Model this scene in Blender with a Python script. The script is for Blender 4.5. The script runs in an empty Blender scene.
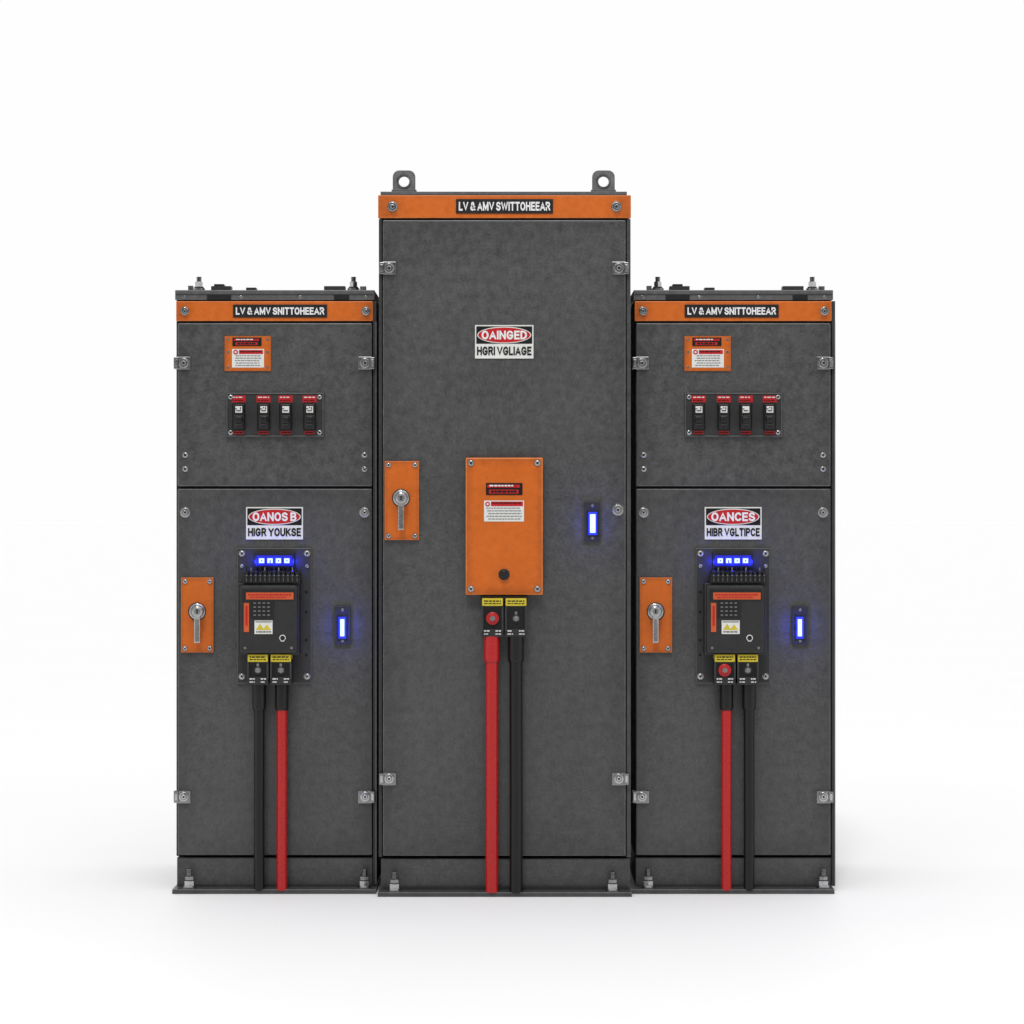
import bpy, bmesh, math, random
from mathutils import Vector, Matrix
random.seed(7)
scene=bpy.context.scene
scene.view_settings.view_transform='Standard'
scene.view_settings.look='None'
scene.view_settings.exposure=0
D=7.0; S=0.003; CZ=1.147
def W(px,py,y):
    f=S*(D+y)/D
    return Vector(((px-512)*f,y,CZ-(py-512)*f))
def R(r,y): return r*S*(D+y)/D

# ---------------------------------------------------------------- materials
def mat_base(name):
    m=bpy.data.materials.new(name); m.use_nodes=True
    nt=m.node_tree; b=nt.nodes['Principled BSDF']; return m,nt,b
def paint(name,col,var=0.25,rough=0.5,metal=0.0,bump=0.05,scales=(5,45,260),spec=0.5,scratch=0.0,ws=(0.40,0.35,0.25),rv=0.08,edge_dark=0.0):
    m,nt,b=mat_base(name)
    N=nt.nodes; L=nt.links
    def math_(op,a,bb=None,c=None):
        n=N.new('ShaderNodeMath'); n.operation=op
        for i,v in enumerate((a,bb,c)):
            if v is None: continue
            if isinstance(v,(int,float)): n.inputs[i].default_value=v
            else: L.new(v,n.inputs[i])
        return n.outputs[0]
    tc=N.new('ShaderNodeTexCoord')
    outs=[]
    for sc in scales:
        n=N.new('ShaderNodeTexNoise'); n.inputs['Scale'].default_value=sc; n.inputs['Detail'].default_value=6; n.inputs['Roughness'].default_value=0.62
        L.new(tc.outputs['Object'],n.inputs['Vector']); outs.append(n.outputs['Fac'])
    prev=0.0
    for o,w in zip(outs,ws): prev=math_('MULTIPLY_ADD',o,w,prev)
    mr=N.new('ShaderNodeMapRange'); mr.inputs['From Min'].default_value=0.38; mr.inputs['From Max'].default_value=0.62
    mr.inputs['To Min'].default_value=1-var; mr.inputs['To Max'].default_value=1+var
    L.new(prev,mr.inputs['Value'])
    val=mr.outputs[0]
    if scratch>0:
        for rot,sc,th in ((0.12,(260,260,9),0.66),(1.2,(300,300,12),0.69),(-0.5,(240,240,10),0.69)):
            mp=N.new('ShaderNodeMapping'); mp.inputs['Scale'].default_value=sc
            vr=N.new('ShaderNodeVectorRotate'); vr.rotation_type='Y_AXIS'; vr.inputs['Angle'].default_value=rot
            L.new(tc.outputs['Object'],vr.inputs['Vector']); L.new(vr.outputs[0],mp.inputs['Vector'])
            n=N.new('ShaderNodeTexNoise'); n.inputs['Scale'].default_value=1; n.inputs['Detail'].default_value=3
            L.new(mp.outputs[0],n.inputs['Vector'])
            r2=N.new('ShaderNodeMapRange'); r2.inputs['From Min'].default_value=th; r2.inputs['From Max'].default_value=th+.14
            r2.inputs['To Min'].default_value=0; r2.inputs['To Max'].default_value=scratch
            L.new(n.outputs['Fac'],r2.inputs['Value'])
            val=math_('ADD',val,r2.outputs[0])
    if edge_dark>0:
        # darker towards the borders of each panel, broken up by noise
        sp=N.new('ShaderNodeSeparateXYZ'); L.new(tc.outputs['Generated'],sp.inputs[0])
        ex=math_('MULTIPLY',math_('MINIMUM',sp.outputs[0],math_('SUBTRACT',1.0,sp.outputs[0])),1.0)
        ez=math_('MULTIPLY',math_('MINIMUM',sp.outputs[2],math_('SUBTRACT',1.0,sp.outputs[2])),1.6)
        e=math_('MINIMUM',ex,ez)
        e=math_('ADD',e,math_('MULTIPLY',math_('SUBTRACT',outs[1],0.5),0.10))
        r3=N.new('ShaderNodeMapRange'); r3.interpolation_type='SMOOTHSTEP'
        r3.inputs['From Min'].default_value=-0.02; r3.inputs['From Max'].default_value=0.13
        r3.inputs['To Min'].default_value=1-edge_dark; r3.inputs['To Max'].default_value=1
        L.new(e,r3.inputs['Value']); val=math_('MULTIPLY',val,r3.outputs[0])
    mx=N.new('ShaderNodeVectorMath'); mx.operation='SCALE'; mx.inputs[0].default_value=col[:3]
    L.new(val,mx.inputs['Scale']); L.new(mx.outputs[0],b.inputs['Base Color'])
    rr=N.new('ShaderNodeMapRange'); rr.inputs['From Min'].default_value=0.3; rr.inputs['From Max'].default_value=0.7
    rr.inputs['To Min'].default_value=max(0.05,rough-rv); rr.inputs['To Max'].default_value=rough+rv
    L.new(outs[1],rr.inputs['Value']); L.new(rr.outputs[0],b.inputs['Roughness'])
    b.inputs['Metallic'].default_value=metal
    b.inputs['Specular IOR Level'].default_value=spec
    if bump>0:
        bp=N.new('ShaderNodeBump'); bp.inputs['Strength'].default_value=bump; bp.inputs['Distance'].default_value=0.001
        L.new(outs[2],bp.inputs['Height']); L.new(bp.outputs[0],b.inputs['Normal'])
    return m
def glow(name,col,st):
    m,nt,b=mat_base(name)
    b.inputs['Base Color'].default_value=(col[0]*.05,col[1]*.05,col[2]*.05,1)
    n=nt.nodes.new('ShaderNodeTexNoise'); n.inputs['Scale'].default_value=120
    mr=nt.nodes.new('ShaderNodeMapRange'); mr.inputs['To Min'].default_value=st*.9; mr.inputs['To Max'].default_value=st*1.1
    nt.links.new(n.outputs['Fac'],mr.inputs['Value']); nt.links.new(mr.outputs[0],b.inputs['Emission Strength'])
    b.inputs['Emission Color'].default_value=col+(1,)
    return m
G=lambda v:(v,v,v*1.01,1)
M=dict(
 grey=paint('charcoal_paint',G(0.063),0.34,0.40,0.2,0.12,(3,38,150),0.45,0.24,(0.22,0.36,0.42),edge_dark=0.20),
 grey_worn_hi=paint('worn_highlight_grey_edge',G(0.085),0.45,0.40,0.3,0.0,(12,45,120),0.5),  # bevel faces: wear plus an edge highlight put into the colour
 frame=paint('frame_paint',G(0.034),0.2,0.45,0.3,0.04,(5,45,200),0.4),
 gap=paint('shadow_gap',G(0.010),0.2,0.6,0.0,0.0,spec=0.2),
 cap=paint('cap_paint',G(0.090),0.2,0.4,0.3,0.04),
 rim=paint('bare_grey_steel',G(0.12),0.30,0.42,0.2,0.05,(8,50,150),0.5),
 base=paint('base_steel',G(0.055),0.30,0.40,0.3,0.05,(8,50,150),0.5),
 plate=paint('dark_plate_paint',G(0.022),0.2,0.40,0.2,0.04,spec=0.4),
 steel=paint('zinc_steel',G(0.46),0.20,0.22,1.0,0.0,(30,60,120)),
 dsteel=paint('dull_steel',G(0.25),0.22,0.27,1.0,0.0,(20,60,120)),
 slot=paint('screw_slot',G(0.010),0.2,0.7,spec=0.2),
 orange=paint('orange_paint',(0.485,0.102,0.007,1),0.12,0.40,0.0,0.05,(5,50,170),0.35,0.06,edge_dark=0.25),
 orange_worn_hi=paint('worn_highlight_orange_edge',(0.50,0.13,0.02,1),0.2,0.42,0.0,0.0,(12,50,120),0.4),  # lighter orange bevels, worn and with the edge highlight painted in
 orlab=paint('orange_label',(0.48,0.072,0.012,1),0.1,0.5),
 black=paint('black_plastic',G(0.007),0.2,0.32,0.0,0.0,(20,90,300),0.4),
 blacklab=paint('black_label',G(0.008),0.2,0.4,0,0,spec=0.35),
 rubber=paint('black_rubber',G(0.005),0.1,0.36,0.0,0.0,(20,60,200),0.35,rv=0.03),
 redrub=paint('red_rubber',(0.38,0.008,0.008,1),0.06,0.28,0.0,0.0,(10,60,200),0.4,rv=0.03),
 red=paint('red_enamel',(0.42,0.008,0.012,1),0.12,0.4,0,0,spec=0.35),
 white=paint('white_enamel',(0.60,0.60,0.58,1),0.08,0.45,0,0,(8,60,300),0.35),
 yellow=paint('yellow_label',(0.50,0.40,0.015,1),0.15,0.5,0,0),
 ink=paint('black_ink',G(0.006),0.1,0.6,0,0,spec=0.2),
 wink=paint('white_ink',(0.64,0.64,0.64,1),0.05,0.6,0,0,spec=0.2),
 grink=paint('grey_ink',(0.18,0.18,0.18,1),0.1,0.6,0,0,spec=0.2),
 led=glow('led_core',(0.60,0.80,1.0),1.5),
 ledb=glow('led_blue_lens',(0.010,0.03,1.0),1.3),
 ledd=glow('led_dark_lens',(0.002,0.004,0.45),0.8),
)

# ---------------------------------------------------------------- mesh builder
ROOTLOC={}
class MB:
    def __init__(s): s.bm=bmesh.new(); s.mats=[]
    def mi(s,k):
        m=M[k]
        if m not in s.mats: s.mats.append(m)
        return s.mats.index(m)
    def merge(s,t,k,ek=None):
        i=s.mi(k); j=s.mi(ek) if ek else i
        for f in t.faces:
            f.material_index=i
            if ek:
                f.normal_update()
                if max(abs(c) for c in f.normal)<0.98: f.material_index=j
        me=bpy.data.meshes.new('t'); t.to_mesh(me); t.free(); s.bm.from_mesh(me); bpy.data.meshes.remove(me)
    def raw(s,x0,x1,z0,z1,y0,y1,k,bev=0.0,seg=2,rot=0,piv=None,ek=None):
        t=bmesh.new(); bmesh.ops.create_cube(t,size=1)
        for v in t.verts:
            v.co=Vector(((x0+x1)/2+v.co.x*(x1-x0),(y0+y1)/2+v.co.y*(y1-y0),(z0+z1)/2+v.co.z*(z1-z0)))
        if bev>0:
            bmesh.ops.bevel(t,geom=list(t.edges),offset=min(bev,abs(x1-x0)*.4,abs(z1-z0)*.4,abs(y1-y0)*.4),segments=seg,affect='EDGES',profile=0.6)
        if rot:
            c=piv or Vector(((x0+x1)/2,0,(z0+z1)/2))
            bmesh.ops.rotate(t,verts=t.verts,cent=c,matrix=Matrix.Rotation(rot,3,'Y'))
        s.merge(t,k,ek)
    def box(s,x0,x1,y0,y1,ya,yb,k,bev=0.001,rot=0,ek=None):
        a=W(x0,y1,ya); b=W(x1,y0,ya)
        s.raw(a.x,b.x,a.z,b.z,ya,yb,k,bev,2,rot,None,ek)
    def cyl(s,px,py,r,ya,yb,k,n=24,bev=0.0,rx=None,r2=None):
        c=W(px,py,ya); rr=R(r,ya)
        t=bmesh.new(); bmesh.ops.create_cone(t,cap_ends=True,segments=n,radius1=rr,radius2=R(r2,ya) if r2 is not None else rr,depth=abs(yb-ya))
        bmesh.ops.rotate(t,verts=t.verts,cent=(0,0,0),matrix=Matrix.Rotation(math.radians(90),3,'X'))
        if bev>0:
            es=[e for e in t.edges if all(v.co.y<0 for v in e.verts)]
            bmesh.ops.bevel(t,geom=es,offset=min(bev,rr*.45,abs(yb-ya)*.45),segments=4,affect='EDGES')
            if n>6:
                for f in t.faces: f.smooth=len(f.verts)==4
                for e in t.edges:
                    if any(len(f.verts)>4 for f in e.link_faces) and all(v.co.y>0 for v in e.verts): e.smooth=False
        if rx: bmesh.ops.scale(t,verts=t.verts,vec=(rx,1,1))
        bmesh.ops.translate(t,verts=t.verts,vec=(c.x,(ya+yb)/2,c.z))
        s.merge(t,k)
    def vcyl(s,px,y0,y1,r,yc,k,n=20,r2=None):
        a=W(px,y0,yc); b=W(px,y1,yc)
        t=bmesh.new(); bmesh.ops.create_cone(t,cap_ends=True,segments=n,radius1=R(r,yc),radius2=R(r2 if r2 else r,yc),depth=a.z-b.z)
        if n>6:
            for f in t.faces: f.smooth=len(f.verts)==4
            for e in t.edges:
                if any(len(f.verts)>4 for f in e.link_faces): e.smooth=False
        bmesh.ops.translate(t,verts=t.verts,vec=(a.x,yc,(a.z+b.z)/2))
        s.merge(t,k)
    def poly(s,pts,ya,yb,k,bev=0.0):
        t=bmesh.new()
        vs=[t.verts.new(W(x,y,ya)) for x,y in pts]
        f=t.faces.new(vs); bmesh.ops.recalc_face_normals(t,faces=[f])
        r=bmesh.ops.extrude_face_region(t,geom=[f])
        bmesh.ops.translate(t,verts=[g for g in r['geom'] if isinstance(g,bmesh.types.BMVert)],vec=(0,yb-ya,0))
        bmesh.ops.recalc_face_normals(t,faces=t.faces)
        if bev>0: bmesh.ops.bevel(t,geom=list(t.edges),offset=bev,segments=2,affect='EDGES')
        s.merge(t,k)
    def ellipse(s,cx,cy,rx,ry,ya,yb,k,n=40):
        s.poly([(cx+rx*math.cos(2*math.pi*i/n),cy+ry*math.sin(2*math.pi*i/n)) for i in range(n)],ya,yb,k)
    def tube(s,path,r,k,n=20):
        t=bmesh.new(); rings=[]
        for p in path:
            rings.append([t.verts.new(Vector((p[0]+r*math.cos(2*math.pi*i/n),p[1]+r*math.sin(2*math.pi*i/n),p[2]))) for i in range(n)])
        for a,b in zip(rings,rings[1:]):
            for i in range(n):
                f=t.faces.new((a[i],a[(i+1)%n],b[(i+1)%n],b[i])); f.smooth=True
        for q in (rings[0],rings[-1]):
            f=t.faces.new(q)
            for e in f.edges: e.smooth=False
        bmesh.ops.recalc_face_normals(t,faces=t.faces)
        s.merge(t,k)
    def screw(s,px,py,r,y,k='steel'):
        s.cyl(px,py,r*1.08,y-0.0015,y,'dsteel',20)
        s.cyl(px,py,r*.85,y-0.007,y-0.0015,k,20,0.004)
        a=random.random()*3
        for d in (0,math.pi/2):
            s.box(px-r*.48,px+r*.48,py-r*.15,py+r*.15,y-0.0075,y-0.005,'slot',0,a+d)
    def bolt(s,px,py,r,y,k='steel'):
        s.cyl(px,py,r,y-0.003,y,'dsteel',28,0.001)
        s.cyl(px,py,r*.84,y-0.006,y-0.003,k,24,0.0018)
        s.cyl(px,py,r*.66,y-0.017,y-0.006,'dsteel',6,0.0035)
        s.cyl(px,py,r*.40,y-0.0185,y-0.016,k,16,0.001)
        s.cyl(px,py,r*.2,y-0.0192,y-0.017,'slot',10)
    def dashes(s,x0,x1,y,h,yd,k,gap=1.0):
        x=x0
        while x<x1-0.8:
            w=random.uniform(1.6,4.2); e=min(x+w,x1)
            s.box(x,e,y,y+h,yd-0.0005,yd+0.0003,k,0); x=e+gap
    def done(s,name,parent,label=None):
        vs=[v.co for v in s.bm.verts]
        mn=Vector([min(v[i] for v in vs) for i in range(3)]); mx=Vector([max(v[i] for v in vs) for i in range(3)])
        c=(mn+mx)/2
        bmesh.ops.translate(s.bm,verts=s.bm.verts,vec=-c)
        me=bpy.data.meshes.new(name); s.bm.to_mesh(me); s.bm.free()
        for m in s.mats: me.materials.append(m)
        o=bpy.data.objects.new(name,me); scene.collection.objects.link(o)
        o.parent=parent; o.location=c-ROOTLOC[parent.name]; ROOTLOC[o.name]=c
        if label: o['label']=label
        return o

# grotesque stroke lettering: glyph = (width, [polylines])
def arc(cx,cy,rx,ry,a0,a1,n=10):
    return [(cx+rx*math.cos(math.radians(a0+(a1-a0)*i/n)),cy+ry*math.sin(math.radians(a0+(a1-a0)*i/n))) for i in range(n+1)]
OO=arc(.33,.5,.33,.5,0,360,28); OO[-1]=OO[0]
GL={
 'L':(.44,[[(0,1),(0,0),(.44,0)]]),
 'V':(.66,[[(0,1),(.33,0),(.66,1)]]),
 'A':(.66,[[(0,0),(.33,1),(.66,0)],[(.12,.3),(.54,.3)]]),
 'M':(.74,[[(0,0),(0,1)],[(0,1),(.37,.15),(.74,1)],[(.74,1),(.74,0)]]),
 'N':(.60,[[(0,0),(0,1)],[(0,1),(.60,0)],[(.60,0),(.60,1)]]),
 'W':(.96,[[(0,1),(.24,0),(.48,.95),(.72,0),(.96,1)]]),
 'I':(.0,[[(0,1),(0,0)]]),
 'T':(.56,[[(0,1),(.56,1)],[(.28,1),(.28,0)]]),
 'O':(.66,[OO]),
 'H':(.58,[[(0,1),(0,0)],[(.58,1),(.58,0)],[(0,.52),(.58,.52)]]),
 'E':(.48,[[(.48,1),(0,1),(0,0),(.48,0)],[(0,.52),(.43,.52)]]),
 'R':(.56,[[(0,0),(0,1)]+arc(.34,.75,.2,.25,90,-90,8)+[(0,.5)],[(.32,.5),(.56,0)]]),
 'P':(.54,[[(0,0),(0,1)]+arc(.32,.74,.22,.26,90,-90,8)+[(0,.48)]]),
 'B':(.56,[[(0,0),(0,1)]+arc(.32,.76,.2,.24,90,-90,8)+[(0,.52)],[(0,.52)]+arc(.32,.26,.24,.26,90,-90,8)+[(0,0)]]),
 'D':(.60,[[(0,0),(0,1)]+arc(.24,.5,.36,.5,90,-90,14)+[(0,0)]]),
 'G':(.66,[arc(.33,.5,.33,.5,40,335,20)+[(.64,.45),(.36,.45)]]),
 'C':(.62,[arc(.33,.5,.33,.5,42,318,20)]),
 'S':(.56,[arc(.28,.75,.26,.25,20,180,8)+[(.06,.6),(.5,.42)]+arc(.28,.25,.28,.25,20,-160,9)]),
 'Y':(.64,[[(0,1),(.32,.48),(.64,1)],[(.32,.48),(.32,0)]]),
 'U':(.58,[[(0,1)]+arc(.29,.3,.29,.3,180,360,8)+[(.58,1)]]),
 'K':(.58,[[(0,1),(0,0)],[(.56,1),(0,.38)],[(.2,.55),(.58,0)]]),
 '&':(.66,[[(.66,0),(.16,.66)]+arc(.31,.78,.17,.22,200,-30,8)+[(.1,.38)]+arc(.26,.24,.25,.24,150,300,7)+[(.62,.42)]]),
}
def text(parent,txt,x0,x1,y0,y1,y,k,th=0.17,name='lettering'):
    ribbons=[]; cx=0; h=th/2; gp=.10
    for ch in txt:
        if ch==' ': cx+=.32; continue
        w,st=GL[ch]; w*=1.2
        for pl in st: ribbons.append([(cx+a*1.2,b) for a,b in pl])
        cx+=w+th+gp
    tw=cx-gp-th
    a=W(x0,y1,y); b=W(x1,y0,y); c=(a+b)/2; c.y=y
    sx=(b.x-a.x)/(tw+th); sz=(b.z-a.z)/(1+th)
    bm=bmesh.new()
    for ri,pl in enumerate(ribbons):
        P=[Vector(p) for p in pl]; n=len(P)
        closed=(P[0]-P[-1]).length<1e-5
        Lf=[];Rt=[]
        for i in range(n):
            if closed and i in(0,n-1): d0=(P[0]-P[-2]).normalized(); d1=(P[1]-P[0]).normalized()
            else:
                d1=(P[i+1]-P[i]).normalized() if i<n-1 else None
                d0=(P[i]-P[i-1]).normalized() if i>0 else d1
                if d1 is None: d1=d0
            t=(d0+d1); t=t.normalized() if t.length>1e-4 else d0
            nn=Vector((-t.y,t.x)); q=max(.5,nn.dot(Vector((-d1.y,d1.x))))
            o=nn*(h/q); p=P[i].copy()
            if not closed:
                if i==0: p=p-d1*h*.98
                if i==n-1: p=p+d0*h*.98
            Lf.append(p+o); Rt.append(p-o)
        yo=-0.00004*(ri%7)
        cv=lambda v:Vector((a.x-c.x+(v.x+h)*sx,yo,a.z-c.z+min(max(v.y+h,0),1+th)*sz))
        l=[bm.verts.new(cv(v)) for v in Lf]; r=[bm.verts.new(cv(v)) for v in Rt]
        for i in range(n-1):
            try: bm.faces.new((l[i],l[i+1],r[i+1],r[i]))
            except ValueError: pass
    for f in bm.faces:
        f.normal_update()
        if f.normal.y>0: f.normal_flip()
    me=bpy.data.meshes.new(name); bm.to_mesh(me); bm.free(); me.materials.append(M[k])
    o=bpy.data.objects.new(name,me); scene.collection.objects.link(o)
    o.parent=parent; o.location=c-ROOTLOC[parent.name]; ROOTLOC[o.name]=c
    return o

def root(name,px,y,label,cat):
    e=bpy.data.objects.new(name,None); scene.collection.objects.link(e)
    e.empty_display_size=0.3
    loc=Vector(((px-512)*S*(D+y)/D,y+0.25,0)); e.location=loc; ROOTLOC[e.name]=loc
    e['label']=label; e['category']=cat; e['group']='switchgear cabinets standing in a row'
    return e

# ---------------------------------------------------------------- shared parts
def danger_sign(p,x0,x1,y0,y1,yd,t1,t2):
    m=MB(); m.box(x0,x1,y0,y1,yd-0.004,yd,'white',0.0006)
    ym=y0+(y1-y0)*.56
    m.box(x0+1.3,x1-1.3,y0+1.3,ym,yd-0.0046,yd-0.0038,'ink',0)
    cx=(x0+x1)/2; cy=(y0+1.3+ym)/2; ry=(ym-y0-1.3)/2-.4; rx=(x1-x0)/2-2.2
    m.ellipse(cx,cy,rx,ry,yd-0.0052,yd-0.0044,'white')
    m.ellipse(cx,cy,rx-1,ry-.9,yd-0.0058,yd-0.0050,'red')
    o=m.done('danger_sign',p,'white sign with a red oval and black text')
    text(o,t1,cx-rx+4.4,cx+rx-4.4,cy-4.4,cy+4.4,yd-0.0064,'wink',0.27)
    text(o,t2,x0+2.0,x1-2.0,ym+2.8,y1-3.2,yd-0.0052,'ink',0.27)
def name_band(p,x0,x1,y0,y1,yd,lx0,lx1,ly0,ly1,txt,sx,sr):
    m=MB(); m.box(x0,x1,y0,y1,yd-0.018,yd,'orange',0.003,ek='orange_worn_hi')
    for s in sx: m.bolt(s,(y0+y1)/2,sr,yd-0.018)
    o=m.done('header_band',p,'orange painted header strip')
    m=MB(); m.box(lx0,lx1,ly0,ly1,yd-0.021,yd-0.018,'blacklab',0.0006)
    o2=m.done('name_plate',o)
    text(o2,txt,lx0+2.8,lx1-2.8,ly0+2.8,ly1-2.8,yd-0.0224,'wink',0.27)
def handle(p,x0,x1,y0,y1,yd,lx,ly,lend):
    m=MB(); m.box(x0,x1,y0,y1,yd-0.010,yd,'orange',0.002,ek='orange_worn_hi')
    for a in (x0+4,x1-4):
        for b in (y0+4,y1-4): m.screw(a,b,2.4,yd-0.010)
    m.cyl(lx,ly,9.0,yd-0.012,yd-0.010,'plate',32)
    o=m.done('handle_plate',p,'orange mounting plate')
    m=MB()
    yb=yd-0.012
    m.cyl(lx,ly,8.0,yb-0.008,yb,'steel',32,0.003)
    m.cyl(lx,ly,6.6,yb-0.018,yb-0.008,'dsteel',32,0.004)
    # straight bar lever with rounded edges
    m.box(lx-3.0,lx+3.0,ly,lend,yb-0.030,yb-0.018,'steel',0.0022)
    m.box(lx-1.9,lx+1.9,ly+8,lend-1.5,yb-0.0315,yb-0.028,'dsteel',0.001)
    m.cyl(lx,ly,5.4,yb-0.036,yb-0.016,'steel',28,0.004)
    m.cyl(lx,ly,2.9,yb-0.0385,yb-0.035,'dsteel',20,0.001)
    m.box(lx-.6,lx+.6,ly-2.1,ly+2.1,yb-0.0392,yb-0.037,'slot',0)
    m.done('door_handle',o,'grey metal lever handle')
def add_lamp(p,px,py,y,e):
    l=bpy.data.lights.new('indicator_glow','POINT'); l.energy=e; l.color=(0.01,0.025,1.0); l.shadow_soft_size=0.006
    o=bpy.data.objects.new('indicator_glow',l); scene.collection.objects.link(o)
    c=W(px,py,y); o.parent=p; o.location=c-ROOTLOC[p.name]
def indicator(p,x0,x1,y0,y1,yd,lx0,lx1,ly0,ly1,en):
    m=MB(); m.box(x0,x1,y0,y1,yd-0.009,yd,'plate',0.002,ek='frame')
    cx=(x0+x1)/2
    for b in (y0+4,y1-4): m.cyl(cx,b,1.5,yd-0.0105,yd-0.009,'dsteel',14,0.0007)
    m.box(lx0-2.4,lx1+2.4,ly0-2.6,ly1+2.6,yd-0.012,yd-0.009,'black',0.001)
    m.box(lx0-.9,lx1+.9,ly0-1.0,ly1+1.0,yd-0.0145,yd-0.0115,'ledb',0.0008)
    o=m.done('indicator_plate',p)
    m=MB(); m.box(lx0+.7,lx1-.7,ly0+1.2,ly1-1.2,yd-0.017,yd-0.0138,'led',0.001)
    o2=m.done('indicator_lamp',o,'glowing blue strip lamp')
    for f in (.2,.8): add_lamp(o2,(lx0+lx1)/2,ly0+(ly1-ly0)*f,yd-0.030,en)
def clip(p,px,py,yd,side):
    m=MB(); s=side
    m.box(px-7,px+7,py-6.5,py+6.5,yd-0.006,yd,'dsteel',0.0022)
    x0,x1=sorted((px+s*5,px+s*10))
    m.box(x0,x1,py-6,py+6,yd-0.012,yd+0.012,'dsteel',0.003)
    x0,x1=sorted((px+s*6.3,px+s*8.8))
    m.box(x0,x1,py-3.5,py+3.5,yd-0.0145,yd-0.010,'steel',0.001)
    m.bolt(px,py,5.6,yd-0.006)
    m.done('door_clamp',p,'zinc plated clamp with hex bolt')
def anchor(p,px,yb,ypl):
    m=MB()
    m.vcyl(px,yb-1.8,yb,7.2,ypl,'dsteel',28)
    m.vcyl(px,yb-3.4,yb-1.8,6.0,ypl,'steel',24)
    m.vcyl(px,yb-8.0,yb-3.4,5.2,ypl,'steel',6)
    m.vcyl(px,yb-8.9,yb-8.0,4.0,ypl,'slot',24)
    m.vcyl(px,yb-12.4,yb-8.9,4.6,ypl,'dsteel',6)
    for i in range(6):
        m.vcyl(px,yb-13.5-i*1.2,yb-12.9-i*1.2,2.8,ypl,'dsteel',14)
        m.vcyl(px,yb-12.9-i*1.2,yb-12.3-i*1.2,2.1,ypl,'plate',14)
    m.done('anchor_bolt',p,'zinc anchor bolt with washer and nut')
def stud(p,px,y0,y1,y):
    m=MB(); n=6; h=(y1-5-y0)/n
    for i in range(n):
        m.vcyl(px,y0+i*h,y0+(i+.55)*h,2.6,y,'dsteel',14); m.vcyl(px,y0+(i+.55)*h,y0+(i+1)*h,2.0,y,'plate',14)
    m.vcyl(px,y1-8,y1-3,4.2,y,'steel',6); m.vcyl(px,y1-3,y1-1.5,4.8,y,'plate',24); m.vcyl(px,y1-1.5,y1,6,y,'dsteel',24)
    m.done('threaded_stud',p)
def terminal(p,x0,x1,y0,y1,yd,red):
    m=MB(); cx=(x0+x1)/2
    m.box(x0,x1,y0+5,y1,yd-0.052,yd,'black',0.003,ek='frame')
    m.box(x0+.6,x1-.6,y0,y0+7.5,yd-0.056,yd,'yellow',0.0015)
    m.dashes(x0+2.6,x1-2.6,y0+2,1.2,yd-0.0562,'ink',.8)
    m.dashes(x0+2.6,x1-2.6,y0+4.6,0.9,yd-0.0562,'ink',.8)
    m.box(x0,x0+1.8,y0+8,y1-6,yd-0.060,yd-0.05,'frame',0.001)
    m.box(x1-1.8,x1,y0+8,y1-6,yd-0.060,yd-0.05,'frame',0.001)
    cy=y0+(y1-y0)*.52
    m.box(x0+3,x1-3,y0+9,y1-7.5,yd-0.0535,yd-0.05,'slot',0.001)
    if red:
        m.cyl(cx,cy,6.4,yd-0.062,yd-0.05,'redrub',28,0.004)
        m.cyl(cx,cy,4.0,yd-0.066,yd-0.060,'red',24,0.002)
        m.cyl(cx,cy,2.8,yd-0.074,yd-0.064,'dsteel',6,0.002)
    else:
        m.cyl(cx,cy,4.2,yd-0.056,yd-0.05,'plate',24,0.001)
        m.cyl(cx,cy,3.0,yd-0.064,yd-0.055,'dsteel',6,0.003)
        m.cyl(cx,cy,1.3,yd-0.0655,yd-0.063,'dsteel',12,0.001)
        m.box(cx-1.2,cx+1.2,cy-7,cy-4,yd-0.0555,yd-0.051,'dsteel',0.0008)
    m.box(x0+1,x1-1,y1-8,y1-.5,yd-0.0555,yd-0.051,'plate',0.001)
    for yy,h in ((y1-6.6,1.1),(y1-3.4,0.9)):
        m.dashes(x0+2.5,cx-3,yy,h,yd-0.0557,'wink',.7); m.dashes(cx+3,x1-2.5,yy,h,yd-0.0557,'wink',.7)
    m.done('cable_terminal',p,('black terminal with red lug' if red else 'black terminal with steel bolt'))
def cable(p,px,ytop,yboot,ybot,r,rb,yc,col,bootcol):
    m=MB()
    a=W(px,yboot-4,yc); b=W(px,ybot,yc); pts=[]
    ph=random.random()*6
    for i in range(25):
        t=i/24; pts.append((a.x+(b.x-a.x)*t+0.0005*math.sin(ph+t*3)*math.sin(t*math.pi),yc,a.z+(b.z-a.z)*t))
    m.tube(pts,R(r,yc),col,40)
    m.vcyl(px,ytop,yboot-2,rb,yc,bootcol,40)
    m.vcyl(px,yboot-2,yboot,r+.7,yc,bootcol,40,rb)
    m.done('power_cable',p,('red' if col=='redrub' else 'black')+' insulated power cable')
def info_label(m,x0,x1,y0,y1,yd):
    m.box(x0,x1,y0,y1,yd-0.001,yd+0.0005,'white',0)
    h=(y1-y0)
    m.box(x0+7,x1-1,y0+1,y0+h*.27,yd-0.0016,yd-0.0005,'red',0)
    m.cyl(x0+3.6,y0+h*.17,2.4,yd-0.0016,yd-0.0005,'red',20)
    m.cyl(x0+3.6,y0+h*.17,1.1,yd-0.0022,yd-0.001,'white',14)
    m.dashes(x0+8,x1-3,y0+2,1.2,yd-0.0017,'ink',.6)
    for i in range(5):
        m.dashes(x0+2+random.random()*3,x1-2-random.random()*3,y0+h*(.34+.13*i),0.9,yd-0.0012,'grink',.6)
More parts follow.
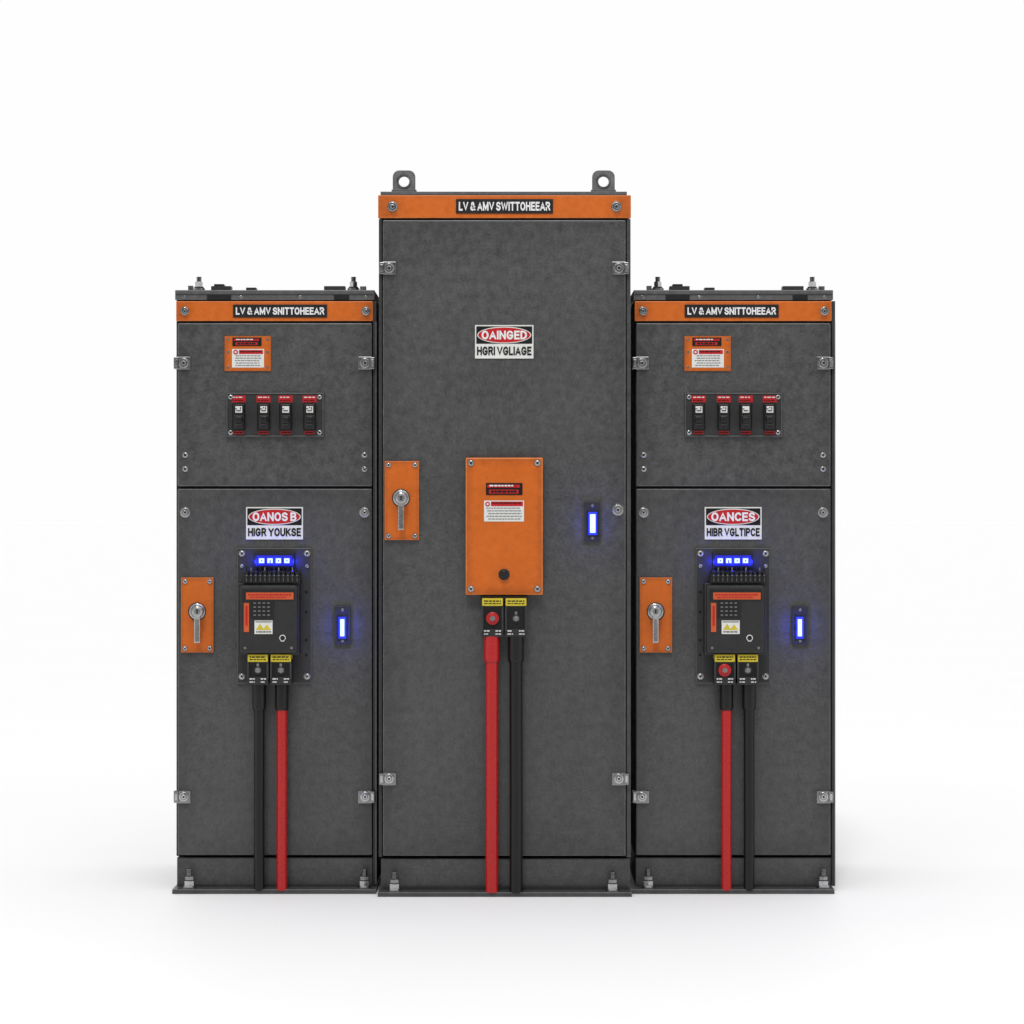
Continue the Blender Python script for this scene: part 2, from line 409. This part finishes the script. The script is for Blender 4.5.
def caution_strip(m,x0,x1,y0,y1,yd):
    m.box(x0,x1,y0,y1,yd-0.001,yd+0.0005,'ink',0)
    h=y1-y0
    m.dashes(x0+1.5,x1-1.5,y0+h*.14,h*.24,yd-0.0012,'red',.5)
    m.dashes(x0+3.5,x1-8.5,y0+h*.16,h*.12,yd-0.0018,'wink',.8)
    m.box(x0+3,x1-4,y0+h*.55,y1-h*.12,yd-0.0014,yd,'red',0)
    m.dashes(x0+5,x1-6,y0+h*.62,h*.18,yd-0.0018,'ink',.7)

# ---------------------------------------------------------------- low cabinet
def low_cabinet(dx,title,d1,d2,order,label,mo=0):
    X=lambda v:v+dx
    Z=lambda v:v+dx+mo      # control module position
    rt=mo>0
    F=0.055            # door front plane
    FB=F+0.018         # carcass front plane
    p=root('switchgear_cabinet',X(275),F,label,'electrical cabinet')
    m=MB()
    m.box(X(176.4),X(372),300.5,856,FB,FB+0.55,'gap',0.002)
    m.box(X(373),X(376.5),301,886,FB-0.014,FB+0.53,'frame',0.001)
    m.box(X(375.2),X(376.7),322,884,FB-0.017,FB-0.013,'cap',0.0006)
    m.done('body',p,'charcoal steel carcass')
    m=MB(); m.box(X(177),X(372.5),857.5,888,FB-0.008,FB+0.5,'grey',0.002)
    m.box(X(179),X(371),884.5,888,FB-0.016,FB-0.007,'frame',0.001)
    m.done('plinth',p,'dark grey plinth')
    m=MB(); m.box(X(172),X(376),889.3,894,F-0.052,FB+0.55,'base',0.0022,ek='rim')
    m.done('base_plate',p,'flat steel base plate')
    m=MB()
    m.box(X(175),X(374.5),290,299.8,FB-0.018,FB+0.56,'cap',0.002,ek='rim')
    for a,b in ((207,231),(334,349)): m.box(X(a),X(b),294.5,299.8,FB-0.020,FB-0.017,'gap',0.0008)
    m.box(X(176),X(373.5),294.0,294.8,FB-0.0195,FB-0.017,'frame',0)
    m.box(X(211),X(231),286,290,FB+0.02,FB+0.06,'frame',0.001); m.box(X(214),X(224),284,286.5,FB+0.02,FB+0.06,'black',0.001)
    m.box(X(324),X(345),286,290,FB+0.02,FB+0.06,'frame',0.001); m.box(X(246),X(256),287.5,290,FB+0.02,FB+0.06,'frame',0.0006)
    m.box(X(188),X(193),285.5,290,FB+0.05,FB+0.07,'dsteel',0.001); m.box(X(360),X(366),286,290,FB+0.05,FB+0.07,'dsteel',0.001)
    for a in (184,241,300,366): m.cyl(X(a),297,1.5,FB-0.022,FB-0.018,'steel',14,0.001)
    m.done('lid',p,'grey steel top cover')
    stud(p,X(199),277,290.0,FB+0.03); stud(p,X(353.5),277,290.0,FB+0.03)
    lo=-7 if rt else 0
    name_band(p,X(176),X(373),301,321,FB,X(233+lo),X(327+lo),304.5,317.5,title,(X(184.5),X(366)),4.4)
    m=MB(); m.box(X(177.6),X(372),323,486.3,F,FB,'grey',0.0035,ek='grey_worn_hi')
    for a in (185,364.5):
        for b in (455,469): m.screw(X(a),b,3.0,F)
    m.done('upper_door',p,'charcoal painted steel door')
    m=MB(); m.box(X(177.6),X(372),488.7,855,F,FB,'grey',0.0035,ek='grey_worn_hi')
    for a in (185,364.5): m.bolt(X(a),512.5,5.4,F)
    m.done('lower_door',p,'charcoal painted steel door')
    for b in (363,797):
        clip(p,X(183.5),b,F,-1); clip(p,X(365),b,F,1)
    q=1.2 if rt else 0
    m=MB(); m.box(X(224.5+q),X(271+q),336,371,F-0.005,F,'orange',0.001)
    for a in (228,267.5):
        for b in (339.5,352,367.5): m.cyl(X(a+q),b,1.3,F-0.0065,F-0.005,'dsteel',12,0.0005)
    caution_strip(m,X(232.5+q),X(261.5+q),337.6,346,F-0.0055)
    info_label(m,X(232+q),X(264+q),349,367.5,F-0.0055)
    m.done('information_plate',p,'orange plate with white and black stickers')
    # breaker panel
    m=MB(); m.box(X(226),X(324),392.5,437,F-0.008,F,'frame',0.002)
    for (a,b,c,d) in ((226.4,323.6,392.9,394.0),(226.4,323.6,435.5,436.6),(226.4,227.5,394.0,435.5),(322.5,323.6,394.0,435.5)):
        m.box(X(a),X(b),c,d,F-0.0115,F-0.007,'cap',0.0008)
    for a in (230.5,319.5):
        for b in (397,432.5): m.screw(X(a),b,2.5,F-0.008)
    cs=[c+(1.6 if rt else 0) for c in (238.5,263.5,285.5,309.5)]
    for c in cs:
        m.box(X(c-7),X(c+7),395.5,402.3,F-0.0088,F-0.007,'red',0)
        m.dashes(X(c-5.5),X(c+5.5),396.8,1.0,F-0.009,'wink',1.0); m.dashes(X(c-6),X(c+5),399.8,0.8,F-0.009,'ink',.7)
        m.box(X(c-5),X(c+5),431.2,434.2,F-0.0088,F-0.007,'red',0); m.dashes(X(c-4.5),X(c+4.5),432.2,1.0,F-0.009,'ink',.5)
    panel=m.done('breaker_panel',p,'dark steel panel holding four breakers')
    y0=F-0.008
    for i,c in enumerate(cs):
        m=MB(); c=X(c)
        m.box(c-6.4,c+6.4,403.4,430,y0-0.006,y0,'slot',0.0015)
        m.box(c-5.3,c+5.3,404,429.2,y0-0.034,y0,'black',0.003)
        m.box(c-3.2,c+3.6,406.2,412.8,y0-0.0360,y0-0.0325,'white',0.0008)
        m.box(c-3.2,c-1.4,408.4,409.3,y0-0.0366,y0-0.035,'ink',0)
        if i%2: m.box(c-.5,c+.5,407,408.3,y0-0.0366,y0-0.035,'ink',0)
        m.box(c-2.2,c+2.4,410.2,411.2,y0-0.0366,y0-0.035,'ink',0)
        if i!=2: m.box(c+1.6,c+2.5,407,409.6,y0-0.0366,y0-0.035,'ink',0)
        m.box(c-4.4,c+4.4,415.2,427.8,y0-0.036,y0-0.02,'plate',0.0015)
        ty=(416.2,415.8,416.5,416.0)[i]
        m.box(c-3.4,c+3.4,ty,ty+6.4,y0-0.060,y0-0.030,'black',0.0035)
        m.box(c-2.8,c+2.8,424.4,425.1,y0-0.0372,y0-0.035,'cap',0)
        m.done('circuit_breaker',panel,'black breaker with white window')
    danger_sign(p,X(246),X(303),507,539.5,F,d1,d2)
    # control module on its back plate
    m=MB(); m.box(X(237),X(311.5),548,683.5,F-0.010,F,'frame',0.002,ek='cap')
    for a in (241.8,307):
        for b in (553.5,676.5): m.screw(X(a),b,3.1,F-0.010)
        m.screw(X(a),566,1.8,F-0.010)
    for b in (592,612,640,655): m.cyl(X(306.2 if mo==0 else 241.5),b,1.5,F-0.0108,F-0.009,'slot',14)
    bp=m.done('mounting_plate',p,'dark back plate of the control module')
    b0=F-0.010
    m=MB(); m.box(X(254),X(294.5),552.5,568,b0-0.018,b0,'black',0.0018)
    m.box(X(256.3),X(292.3),555.2,566,b0-0.0205,b0-0.0175,'ledd',0.0008)
    for i in range(4):
        c=X(261.6+i*8.4)
        m.box(c-3.4,c+3.4,557.0,564.2,b0-0.0212,b0-0.02,'ledb',0)
        m.box(c-2.6,c+2.6,558.4,560.0,b0-0.0222,b0-0.02,'led',0)
        m.box(c-2.6,c-.5,560.0,563.0,b0-0.0222,b0-0.02,'led',0)
        m.box(c+.7,c+2.6,560.0,563.0,b0-0.0222,b0-0.02,'led',0)
        if i!=1: m.box(c-.5,c+.7,561.6,563.0,b0-0.0222,b0-0.02,'led',0)
    disp=m.done('digital_display',bp,'glowing blue digital display')
    for q_ in (255,274,293): add_lamp(disp,X(q_),562,b0-0.034,0.19)
    m=MB()
    m.box(Z(243),Z(300),575,584,b0-0.062,b0,'black',0.003)
    m.box(Z(244),Z(299),571,576,b0-0.035,b0,'plate',0.0015)
    for i in range(12):
        c=Z(246.5+i*4.6)
        m.box(c-1.5,c+1.5,571+(i%2)*1.2,582.5,b0-0.066,b0-0.006,'black',0.0012)
        m.cyl(c,575.5,0.8,b0-0.0675,b0-0.065,'dsteel',10)
        m.box(c-.4,c+.4,578,581.5,b0-0.0668,b0-0.065,'cap',0.0003)
        m.vcyl(c,566.5+(i%3),574,0.8,b0-0.045,('rubber','dsteel')[i%3==1],10)
    m.done('terminal_comb',bp,'row of black wiring terminals')
    m=MB()
    m.box(Z(237.5),Z(299),583,655,b0-0.055,b0,'black',0.004,ek='frame')
    m.box(Z(239.2),Z(297.3),585,653.4,b0-0.080,b0-0.05,'plate',0.008)
    yf=b0-0.080
    m.box(Z(242.4),Z(294.8),589.5,601,yf-0.0015,yf+0.002,'black',0.001)
    m.box(Z(250.5),Z(274),600.5,618.5,yf-0.0015,yf+0.002,'black',0.001)
    m.box(Z(246),Z(293.5),592.5,599.5,yf-0.0025,yf+0.0004,'orlab',0.0003)
    m.dashes(Z(248),Z(291),594,1.5,yf-0.0027,'red',.7); m.dashes(Z(250),Z(286),596.8,1.1,yf-0.0027,'red',.7)
    m.box(Z(243.8),Z(249),603,632,yf-0.0022,yf+0.0004,'orlab',0.0003)
    m.dashes(Z(245.5),Z(247.5),606,20,yf-0.0024,'red',.7)
    for r in range(4):
        for cc in range(4):
            m.box(Z(253+cc*4.6),Z(256.4+cc*4.6),602+r*4,604.4+r*4,yf-0.0035,yf,'plate',0.0004)
            m.box(Z(253.5+cc*4.6),Z(255.9+cc*4.6),602.6+r*4,603.5+r*4,yf-0.0039,yf-0.003,'grink',0)
    m.box(Z(254.5),Z(272.5),620.5,634,yf-0.0012,yf+0.0004,'white',0)
    m.box(Z(255.5),Z(271.5),621.3,622.4,yf-0.0018,yf-0.001,'grink',0)
    m.poly([(Z(256),630),(Z(260),623.5),(Z(264),630)],yf-0.0018,yf-0.001,'yellow')
    m.poly([(Z(262.5),630),(Z(267),624.5),(Z(271),630)],yf-0.0019,yf-0.001,'yellow')
    m.dashes(Z(256),Z(271),631.4,1.0,yf-0.0015,'ink',.6)
    m.cyl(Z(282.5),638,3.2,yf-0.003,yf,'wink',24,0.0006); m.cyl(Z(282.5),638,2.4,yf-0.0045,yf-0.002,'black',24,0.0006)
    m.box(Z(280.8),Z(284.2),640.6,641.6,yf-0.0012,yf,'wink',0)
    for a,b in ((245,648),(291.5,648)): m.cyl(Z(a),b,1.4,yf-0.001,yf,'dsteel',12)
    m.done('control_module',bp,'black control module with orange labels')
    terminal(bp,Z(247),Z(268.5),654.5,685,b0-0.012,order[0]=='R')
    terminal(bp,Z(270),Z(291.5),654.5,685,b0-0.012,False)
    yc=F-0.040
    for x,c in ((259.3,order[1]),(281.8,order[2])):
        cable(p,Z(x),684.5,710,890,5.3,6.8,yc,'redrub' if c=='R' else 'rubber','rubber')
    handle(p,X(181),X(213.5),577.5,652.5,F,X(197),611.5,643)
    iq=-1 if rt else 0
    indicator(p,X(334.5+iq),X(350.5+iq),606,645,F,X(339.5+iq),X(345+iq),618,637.5,0.26)
    for a in (189.5,364.5): anchor(p,X(a),888.6,F-0.020)
    return p

low_cabinet(0,'LV & AMV SNITTOHEEAR','OANOS B','HIGR YOUKSE','BBR','low charcoal switchgear cabinet with black terminals on a white floor')
low_cabinet(458.7,'LV & AMV SNITTOHEEAR','OANCES','HIBR VGLTIPCE','RRB','low charcoal switchgear cabinet with one red terminal lug',8.5)

# ---------------------------------------------------------------- tall cabinet
def tall_cabinet():
    F=0.0; FB=0.018
    p=root('switchgear_cabinet',505,F,'tall charcoal switchgear cabinet with orange box and lifting eyes','electrical cabinet')
    m=MB()
    m.box(380,629,195,856,FB,FB+0.6,'gap',0.002)
    m.box(626.8,630.6,219,857,FB-0.012,FB+0.01,'grey',0.0012,ek='grey_worn_hi')
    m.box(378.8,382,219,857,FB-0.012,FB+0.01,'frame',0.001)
    m.done('body',p,'charcoal steel carcass')
    m=MB(); m.box(381,630,858.5,890,FB-0.008,FB+0.55,'grey',0.002)
    m.box(383,628,886,890,FB-0.016,FB-0.007,'frame',0.001)
    m.done('plinth',p,'dark grey plinth')
    m=MB(); m.box(377.5,632,892.3,897,F-0.050,FB+0.6,'base',0.0022,ek='rim')
    m.done('base_plate',p,'flat steel base plate')
    m=MB(); m.box(380.5,627,191.5,194.6,FB-0.018,FB+0.6,'cap',0.0012,ek='rim')
    m.box(388,620,194.0,195.2,FB+0.01,FB+0.5,'frame',0.0005)
    m.done('lid',p,'grey steel top cover')
    for c in (404,603.5):
        m=MB(); y=FB+0.03; cy=181.5
        t=bmesh.new(); k=48; hole=[]; out=[]
        hw=11.3; top=170.3; bot=191.6; cr=6.5
        def edge(dx_,dy_):
            lo,hi=4.0,20.0
            for _ in range(30):
                mid=(lo+hi)/2; x=c+mid*dx_; yy=cy+mid*dy_
                ins=abs(x-c)<=hw and top<=yy<=bot
                if ins and yy<top+cr and abs(x-c)>hw-cr:
                    ins=math.hypot(abs(x-c)-(hw-cr),yy-(top+cr))<=cr
                if ins: lo=mid
                else: hi=mid
            return (c+lo*dx_,cy+lo*dy_)
        for i in range(k):
            a=2*math.pi*i/k+math.pi/4; out.append(edge(math.cos(a),math.sin(a))); hole.append((c+5.2*math.cos(a),cy+5.2*math.sin(a)))
        B=Vector((0,0.010,0))
        fo=[t.verts.new(W(a,b,y)) for a,b in out]; fh=[t.verts.new(W(a,b,y)) for a,b in hole]
        bo=[t.verts.new(W(a,b,y)+B) for a,b in out]; bh=[t.verts.new(W(a,b,y)+B) for a,b in hole]
        for i in range(k):
            j=(i+1)%k
            t.faces.new((fo[i],fo[j],fh[j],fh[i])); t.faces.new((bo[j],bo[i],bh[i],bh[j]))
            t.faces.new((fo[j],fo[i],bo[i],bo[j])); t.faces.new((fh[i],fh[j],bh[j],bh[i]))
        bmesh.ops.recalc_face_normals(t,faces=t.faces)
        es=[e for e in t.edges if len(e.link_faces)==2 and e.calc_face_angle(0)>1.0 and all(abs(v.co.y-y)<1e-5 for v in e.verts)]
        bmesh.ops.bevel(t,geom=es,offset=0.0022,segments=2,affect='EDGES')
        m.merge(t,'rim')
        t=bmesh.new(); rs=[]
        for rr,yy in ((7.4,y),(7.1,y-0.0025),(5.6,y-0.0025),(5.2,y)):
            rs.append([t.verts.new(W(c+rr*math.cos(2*math.pi*i/k),cy+rr*math.sin(2*math.pi*i/k),yy)) for i in range(k)])
        for A_,B_ in zip(rs,rs[1:]):
            for i in range(k):
                j=(i+1)%k; t.faces.new((A_[i],A_[j],B_[j],B_[i]))
        bmesh.ops.recalc_face_normals(t,faces=t.faces)
        m.merge(t,'dsteel')
        m.box(c-12.5,c+12.5,189.6,191.5,y-0.015,y+0.03,'cap',0.001)
        m.done('lifting_eye',p,'steel lifting eye with a round hole')
    name_band(p,378,631,195,218,FB,456,553,199,213.5,'LV & AMV SWITTOHEEAR',(392.5,616.5),5.3)
    m=MB(); m.box(382.8,625.8,220,856,F,FB,'grey',0.0035,ek='grey_worn_hi')
    m.bolt(618,510,6,F)
    m.done('door',p,'tall charcoal painted steel door')
    for b in (268,779):
        clip(p,389,b,F,-1); clip(p,619,b,F,1)
    danger_sign(p,475,533.5,325,358.5,F,'OAINGED','HGRI VGLIAGE')
    handle(p,384.5,419,461,540,F,401,498,530)
    indicator(p,584.5,600.5,501.5,542,F,589.3,596.2,513,534,0.15)
    m=MB(); m.box(465.5,543,457.5,595,F-0.035,F,'orange',0.0045,ek='orange_worn_hi')
    yf=F-0.035
    for a in (471,537.5):
        for b in (463,589): m.screw(a,b,3.1,yf)
    caution_strip(m,486,522.5,483,495,yf-0.0005)
    info_label(m,484,524,500.5,521.5,yf-0.0005)
    ob=m.done('junction_box',p,'orange box with stickers and black knob')
    m=MB(); m.cyl(504,574.5,5.6,yf-0.004,yf,'plate',28,0.001); m.cyl(504,574.5,4.2,yf-0.016,yf-0.004,'black',24,0.003); m.done('knob',ob,'small black knob')
    m=MB(); m.box(480,528,596,600,F-0.03,F,'black',0.001); m.done('terminal_rail',p)
    terminal(p,481.5,503.5,598.5,637,F-0.004,True)
    terminal(p,505,527,598.5,637,F-0.004,False)
    cable(p,491.8,636,662,892,6.5,8.0,F-0.036,'redrub','redrub')
    cable(p,516,636,662,892,6.5,8.0,F-0.036,'rubber','rubber')
    for a in (394.5,612.5): anchor(p,a,891.6,F-0.020)
tall_cabinet()

# ---------------------------------------------------------------- ground, light, camera
gm,nt,b=mat_base('white_studio_floor')
n=nt.nodes.new('ShaderNodeTexNoise'); n.inputs['Scale'].default_value=1.5
mr=nt.nodes.new('ShaderNodeMapRange'); mr.inputs['To Min'].default_value=0.80; mr.inputs['To Max'].default_value=0.82
tc=nt.nodes.new('ShaderNodeTexCoord'); nt.links.new(tc.outputs['Object'],n.inputs['Vector'])
nt.links.new(n.outputs['Fac'],mr.inputs['Value']); nt.links.new(mr.outputs[0],b.inputs['Base Color'])
b.inputs['Roughness'].default_value=0.6; b.inputs['Specular IOR Level'].default_value=0.3
me=bpy.data.meshes.new('ground'); L=300
me.from_pydata([(-L,-L,0),(L,-L,0),(L,L,0),(-L,L,0)],[],[(0,1,2,3)]); me.materials.append(gm)
g=bpy.data.objects.new('ground',me); scene.collection.objects.link(g); g['kind']='structure'

# studio surround: white all round, dark cone added behind the camera for metal contrast
w=bpy.data.worlds.new('World'); scene.world=w; w.use_nodes=True
wn=w.node_tree; bg=wn.nodes['Background']; bg.inputs[0].default_value=(1,1,1,1)
tc=wn.nodes.new('ShaderNodeTexCoord'); sp=wn.nodes.new('ShaderNodeSeparateXYZ'); wn.links.new(tc.outputs['Generated'],sp.inputs[0])
mr=wn.nodes.new('ShaderNodeMapRange'); mr.interpolation_type='SMOOTHSTEP'
mr.inputs['From Min'].default_value=-0.90; mr.inputs['From Max'].default_value=-0.55; mr.inputs['To Min'].default_value=0.12; mr.inputs['To Max'].default_value=0.99
wn.links.new(sp.outputs['Y'],mr.inputs['Value']); wn.links.new(mr.outputs[0],bg.inputs[1])
sl=bpy.data.lights.new('studio_key','SUN'); sl.energy=1.15; sl.angle=math.radians(10)
so=bpy.data.objects.new('studio_key',sl); scene.collection.objects.link(so)
so.rotation_euler=(math.radians(34),0,math.radians(-8))
al=bpy.data.lights.new('top_fill','AREA'); al.shape='RECTANGLE'; al.size=3.0; al.size_y=0.8; al.energy=42  # unseen area lamp added to lighten the upper panels
ao=bpy.data.objects.new('top_fill',al); scene.collection.objects.link(ao); ao.location=(0,-2.9,4.1)
ao.rotation_euler=(Vector((0,0,1.7))-ao.location).to_track_quat('-Z','Y').to_euler()
cam=bpy.data.cameras.new('camera'); co=bpy.data.objects.new('camera',cam); scene.collection.objects.link(co)
co.location=(0,-D,CZ); co.rotation_euler=(math.radians(90),0,0)
cam.sensor_width=36; cam.lens=36*D/(1024*S); cam.clip_end=2000; cam.clip_start=0.1
scene.camera=co
